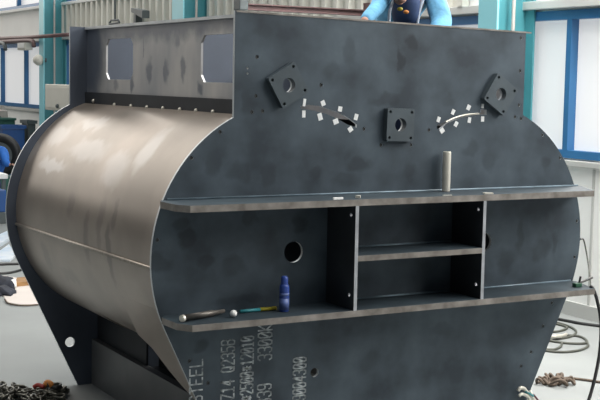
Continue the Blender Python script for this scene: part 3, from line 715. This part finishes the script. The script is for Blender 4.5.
# ------------------------------------------------------------------ people
def skinmesh(chains, sub=2, root=None):
    """chains: list of lists of (point, radius); equal points are shared"""
    me = bpy.data.meshes.new('tmp'); idx = {}; vs = []; es = []; rad = []
    for ch in chains:
        last = None
        for p, r in ch:
            k = tuple(round(c, 4) for c in p)
            if k not in idx: idx[k] = len(vs); vs.append(p); rad.append(r)
            i = idx[k]
            if last is not None: es.append((last, i))
            last = i
    me.from_pydata([tuple(v) for v in vs], es, [])
    o = bpy.data.objects.new('tmp', me); COL.objects.link(o)
    md = o.modifiers.new('skin', 'SKIN'); sv = me.skin_vertices[0].data
    for i, r in enumerate(rad):
        rr = r if isinstance(r, tuple) else (r, r); sv[i].radius = rr; sv[i].use_root = (i == 0)
    s = o.modifiers.new('sub', 'SUBSURF'); s.levels = sub; s.render_levels = sub
    out = bpy.data.meshes.new_from_object(o.evaluated_get(bpy.context.evaluated_depsgraph_get()))
    bm = B(); bm.from_mesh(out)
    bpy.data.objects.remove(o); bpy.data.meshes.remove(me); bpy.data.meshes.remove(out)
    return bm
def ellipsoid(bm, c, r, rot=None, seg=20):
    M_ = Matrix.Translation(c) @ (rot.to_4x4() if rot else Matrix.Identity(4)) @ Matrix.Diagonal((*r, 1))
    bmesh.ops.create_uvsphere(bm, u_segments=seg, v_segments=seg*2//3, radius=1, matrix=M_)
def hand(bm, wrist, dirn, palm_n, s=1.0, side=1):
    """palm and five bent fingers as skin chains joined to the wrist"""
    d = dirn.normalized(); n = (palm_n - d*palm_n.dot(d)).normalized(); w = d.cross(n)*side
    ch = [[(wrist, .026*s), (wrist + d*.045*s, (.036*s, .017*s)), (wrist + d*.085*s, (.038*s, .015*s))]]
    for k, ln in enumerate((.070, .082, .076, .058)):
        b0 = wrist + d*.085*s + w*(.030 - .020*k)*s
        ch.append([(b0 - d*.02*s, .0095*s), (b0 + d*ln*.45*s - n*.006*s, .009*s), (b0 + d*ln*.78*s - n*.022*s, .0082*s), (b0 + d*ln*.9*s - n*.042*s, .007*s)])
    t0 = wrist + d*.028*s + w*.024*s
    ch.append([(t0, .012*s), (t0 + d*.03*s + w*.032*s - n*.008*s, .0105*s), (t0 + d*.06*s + w*.04*s - n*.02*s, .0085*s)])
    for c in ch:
        b2 = skinmesh([c], 1); tmp = bpy.data.meshes.new('t'); b2.to_mesh(tmp); b2.free(); bm.from_mesh(tmp); bpy.data.meshes.remove(tmp)
def add(bm, other):
    tmp = bpy.data.meshes.new('t'); other.to_mesh(tmp); other.free(); bm.from_mesh(tmp); bpy.data.meshes.remove(tmp)
def head(bm, c, fwd, up):
    """head with brow, nose, lips, chin, ears; c is the head centre"""
    f = fwd.normalized(); u = (up - f*up.dot(f)).normalized(); r = f.cross(u)
    Rm = Matrix((r, f, u)).transposed()
    P = lambda x, y, z: c + r*x + f*y + u*z
    ellipsoid(bm, P(0, -.01, .025), (.077, .095, .095), Rm); ellipsoid(bm, P(0, .018, -.04), (.062, .075, .08), Rm)
    ellipsoid(bm, P(0, .05, -.095), (.032, .03, .022), Rm); ellipsoid(bm, P(0, .098, -.015), (.014, .02, .024), Rm); ellipsoid(bm, P(0, .094, .02), (.009, .012, .03), Rm)
    for s in (-1, 1):
        ellipsoid(bm, P(.079*s, -.008, -.01), (.01, .022, .034), Rm); ellipsoid(bm, P(.03*s, .085, .03), (.022, .012, .008), Rm); ellipsoid(bm, P(.03*s, .086, .012), (.014, .008, .008), Rm)
    ellipsoid(bm, P(0, .09, -.057), (.024, .01, .006), Rm); ellipsoid(bm, P(0, .088, -.068), (.021, .01, .007), Rm)
    return P, Rm
def hair_cap(c, fwd, up):
    f = fwd.normalized(); u = (up - f*up.dot(f)).normalized(); r = f.cross(u); Rm = Matrix((r, f, u)).transposed()
    bm = B(); ellipsoid(bm, c + u*.04 - f*.022, (.086, .097, .094), Rm, 24)
    kill = [v for v in bm.verts if (v.co - c).dot(f) > .045 and (v.co - c).dot(u) < .075 or (v.co - c).dot(u) < -.045]
    bmesh.ops.delete(bm, geom=kill, context='VERTS'); return bm
def eyes(par, P):
    for s in (-1, 1):
        bm = B(); ellipsoid(bm, P(.03*s, .088, .014), (.009, .006, .005), None, 10); obj('eye', bm, HAIR, par, True)

# worker leaning over the casing's top edge
hc = front(402, -14, .40)           # head centre just above the frame
hip = V((.52, 1.0, 2.72)); chest = front(410, -2, .72); neck = front(408, -16, .58)
shL, shR = front(386, -10, .64), front(432, -9, .64)       # seen left and right
elL, haL = front(377, 8, .42), front(363, 22.5, .26)
elR, haR = front(443, 24, .46), front(428, 46, .26)
knl, knr = V((.38, .80, 2.34)), V((.64, .82, 2.34)); anl, anr = V((.38, .92, 2.0)), V((.64, .94, 2.0))
e = empty('person', V((.48, .9, 1.92)), 'person in light blue jacket and navy vest leaning over the top edge of the casing', 'person')
fw, up = V((-.12, -.72, -.60)), V((0, -.5, .8))
bm = skinmesh([[(hip, .12), (chest, .12), (neck, .065), (hc + V((0, .05, -.0)), .06)], [(chest, .12), (shL, .06), (elL, .042), (haL, .03)], [(chest, .12), (shR, .06), (elR, .042), (haR, .03)],
               [(hip, .12), (knl + V((0, .02, .2)), .075), (knl, .06), (anl, .042), (anl + V((0, -.14, -.05)), .03)], [(hip, .12), (knr + V((0, .02, .2)), .075), (knr, .06), (anr, .042), (anr + V((0, -.14, -.05)), .03)]])
P, Rm = head(bm, hc, fw, up); hand(bm, haL, V((-.25, -.5, -.8)), V((0, -.8, .5)), 1, 1); hand(bm, haR, haR - elR, V((0, -1, 0)), 1, -1)
body = obj('body', bm, SKIN, e, True); eyes(e, P)
obj('hair', hair_cap(hc, fw, up), HAIR, e, True)
bm = skinmesh([[(hip + V((0, -.03, .08)), (.17, .13)), (chest + V((0, .03, 0)), (.17, .11)), (neck + V((0, .02, -.04)), .08)], [(chest + V((0, .03, 0)), (.17, .11)), (shL, .075), (elL, .056), (haL + (elL-haL)*.06, .042)], [(chest + V((0, .03, 0)), (.17, .11)), (shR, .085), (shR.lerp(elR, .5), .088), (elR, .085), (haR + (elR-haR)*.12, .05)]])
obj('jacket', bm, JACKET, e, True)
vy = .56
bm = skinmesh([[(front(406, 30, vy), (.125, .09)), (front(406, 8, vy), (.135, .10)), (front(407, -8, vy), (.13, .09))]])
obj('vest', bm, VEST, e, True)
for pts in ([(389, 26), (390, 10), (395, -3)], [(417, 27), (419, 12), (424, -3)]):
    bm = B(); tube(bm, spline([front(px, py, vy - .10) for px, py in pts], 5), .011, 8); obj('vest_strap', bm, STRAP, e, True, label='pale strap')
for px, py, mt in ((400, 9, YELLOW), (406, 12, ORANGE)):
    q = front(px, py, .44); bm = B(); ellipsoid(bm, q, (.022, .018, .014)); obj('scarf_knot', bm, mt, e, True, label='bright orange and yellow knot at the collar')
bm = skinmesh([[(hip, (.17, .14)), (knl + V((0, .02, .2)), .095), (knl, .08), (anl + V((0, 0, .03)), .075)], [(hip, (.17, .14)), (knr + V((0, .02, .2)), .095), (knr, .08), (anr + V((0, 0, .03)), .075)]])
obj('trousers', bm, TROUSER, e, True)
for an in (anl, anr):
    bm = B(); ellipsoid(bm, an + V((0, -.06, -.03)), (.05, .14, .047)); ellipsoid(bm, an + V((0, .01, .02)), (.05, .06, .07))
    for v in bm.verts: v.co.z = max(v.co.z, 1.921)
    obj('boot', bm, BOOT, e, True)

# worker crouching far left, seen at the frame's edge
Yw = 17.0
g = lambda px, py, dy=0.0: front(px, py, Yw + dy)
x_ = RT.copy(); x_.z = 0; x_.normalize()
hipw = g(-7, 173); chw = g(-1, 157); nkw = g(-8, 148)
hcw = g(-14, 142.5, -.05); fz = 0.0
e = empty('person', V((hipw.x, hipw.y, 0)), 'person in royal blue jacket crouching at the far left edge beside the casing', 'person')
s1, s2 = g(4, 152, -.12), g(1, 151, .25)
e1, h1 = g(6, 164, -.28), g(11, 164.5, -.32)
e2, h2 = g(-3, 166, .3), g(-10, 172, .1)
k1, k2 = V((g(-4, 175, -.35).x, Yw - .40, .50)), V((g(-10, 175, -.2).x, Yw - .22, .50))
a1, a2 = V((k1.x - .02, Yw - .08, .10)), V((k2.x - .06, Yw + .15, .10))
hipw = V((hipw.x, Yw + .1, .48))
fw, up = V((-.7, -.5, -.5)), V((0, 0, 1))
bm = skinmesh([[(hipw, .12), (chw, .12), (nkw, .06), (hcw, .06)], [(chw, .12), (s1, .06), (e1, .042), (h1, .03)], [(chw, .12), (s2, .06), (e2, .042), (h2, .03)], [(hipw, .12), (k1, .06), (a1, .042), (a1 + V((0, -.14, -.05)), .03)], [(hipw, .12), (k2, .06), (a2, .042), (a2 + V((0, -.14, -.05)), .03)]])
P, Rm = head(bm, hcw, fw, up); hand(bm, h1, h1 - e1, V((0, 0, 1)), 1.1, 1); hand(bm, h2, h2 - e2, V((0, 0, 1)), 1.1, -1)
obj('body', bm, SKIN, e, True); eyes(e, P); obj('hair', hair_cap(hcw, fw, up), HAIR, e, True)
bm = skinmesh([[(hipw + V((0, 0, .08)), (.2, .16)), (chw, (.22, .17)), (nkw, .09)], [(chw, (.22, .17)), (s1, .11), (e1, .09), (h1.lerp(e1, .15), .055)], [(chw, (.22, .17)), (s2, .11), (e2, .08), (h2.lerp(e2, .15), .055)]])
obj('jacket', bm, WORKBLUE, e, True)
bm = skinmesh([[(hipw, (.18, .16)), (k1, .10), (a1, .075)], [(hipw, (.18, .16)), (k2, .10), (a2, .075)]]); obj('trousers', bm, TROUSER, e, True)
for an in (a1, a2):
    bm = B(); ellipsoid(bm, an + V((0, -.06, -.05)), (.055, .15, .05)); ellipsoid(bm, an, (.055, .06, .08))
    for v in bm.verts: v.co.z = max(v.co.z, .002)
    obj('boot', bm, BOOT, e, True)
# big black tyre behind him
c = front(0, 155, 18.2); rr = .44
e = empty('tyre', V((c.x, c.y, 0)), 'black round tyre standing behind the crouching person', 'tyre')
bm = B(); pts = [V((c.x, c.y, c.z)) + x_*rr*.8*math.cos(t) + V((0,0,1))*rr*.8*math.sin(t) for t in (2*pi*k/36 for k in range(36))]
tube(bm, pts, .10, 10, closed=True); obj('tread', bm, RUBBER, e, True)
bm = B(); n_ = x_.cross(V((0,0,1))); lathe(bm, [(.27, -.05), (.28, 0), (.27, .05)], c, n_, 28); obj('wheel_disc', bm, GREYP, e)
bm = B(); box(bm, (c.x - .5, c.y - .35, 0), (c.x + .5, c.y + .35, c.z - rr*.8 - .1)); obj('stand', bm, GREEN, e)
# low table and blue crate below him
a = front(8, 174, 15.4)
e = empty('low_table', V((a.x - .5, 15.4, 0)), 'low white topped table in front of the crouching person', 'table')
bm = B(); box(bm, (a.x - 1.3, 15.4, a.z - .09), (a.x, 16.0, a.z), bevel=.01); obj('tabletop', bm, WHITEW, e)
for sx_ in (-1.25, -.09):
    for sy in (15.45, 15.9):
        bm = B(); box(bm, (a.x + sx_, sy, 0), (a.x + sx_ + .06, sy + .06, a.z - .09)); obj('leg', bm, GREYP, e)
a = front(6.5, 190, 14.6); 
bm = B(); 
e = empty('plastic_crate', V((a.x - .4, 14.6, 0)), 'blue plastic crate below the low white table', 'crate')
box(bm, (a.x - .8, 14.6, .20), (a.x, 15.1, a.z), bevel=.02); obj('body', bm, BINBLUE, e)
bm = B(); box(bm, (a.x - .85, 14.55, 0), (a.x + .03, 15.15, .20), bevel=.01); obj('base', bm, GREYP, e)

# ------------------------------------------------------------------ light
w = bpy.data.worlds.new('hall_daylight'); S.world = w; w.use_nodes = True
nt = w.node_tree; bg = nt.nodes['Background']
tc = nt.nodes.new('ShaderNodeTexCoord'); sp = nt.nodes.new('ShaderNodeSeparateXYZ'); rp = nt.nodes.new('ShaderNodeValToRGB')
nt.links.new(tc.outputs['Generated'], sp.inputs[0])
mr = nt.nodes.new('ShaderNodeMapRange'); mr.inputs['From Min'].default_value = -.2; mr.inputs['From Max'].default_value = 1
nt.links.new(sp.outputs['Z'], mr.inputs['Value']); nt.links.new(mr.outputs[0], rp.inputs['Fac'])
rp.color_ramp.elements[0].color = (.10, .105, .11, 1); rp.color_ramp.elements[1].color = (1.0, 1.08, 1.15, 1)
e2 = rp.color_ramp.elements.new(.3); e2.color = (.17, .19, .21, 1)
nt.links.new(rp.outputs[0], bg.inputs['Color']); bg.inputs['Strength'].default_value = .33
def area(name, loc, tgt, sx, sy, power, col):
    l = bpy.data.lights.new(name, 'AREA'); l.shape = 'RECTANGLE'; l.size = sx; l.size_y = sy; l.energy = power; l.color = col
    o = bpy.data.objects.new(name, l); COL.objects.link(o); o.location = loc
    o.rotation_euler = (V(tgt) - V(loc)).to_track_quat('-Z', 'Y').to_euler(); return o
area('overhead_fill', (2.2, -1.5, 9.5), (2.2, -1.5, 0), 5, 15, 1300, (1, .98, .95))  # unseen overhead lamp, set to the right to brighten the floor there
area('shell_top_fill', (-3.4, .8, 9), (-3.0, .8, 0), 4, 5, 330, (1, .93, .86))  # unseen lamp added to brighten the top of the left shell
area('far_wall_fill', (2.6, 17, 9.5), (2.6, 17, 0), 3, 12, 350, (1, .96, .90))  # unseen lamp added for the shell highlight and the far wall
area('shell_highlight_fill', (-4.5, 35, 13), (-4.5, 0, 9), 19, 18, 2600, (1, .94, .86))  # unseen large lamp, sized for the highlight on the curved shell
area('right_floor_fill', (4.9, -.5, 5.3), (2.6, -.5, 0), 14, 1.4, 1250, (1, .95, .90))  # unseen lamp added to brighten the shaded floor right of the casing

S.view_settings.view_transform = 'Standard'; S.view_settings.look = 'None'
S.view_settings.exposure = 0.0; S.view_settings.gamma = 1
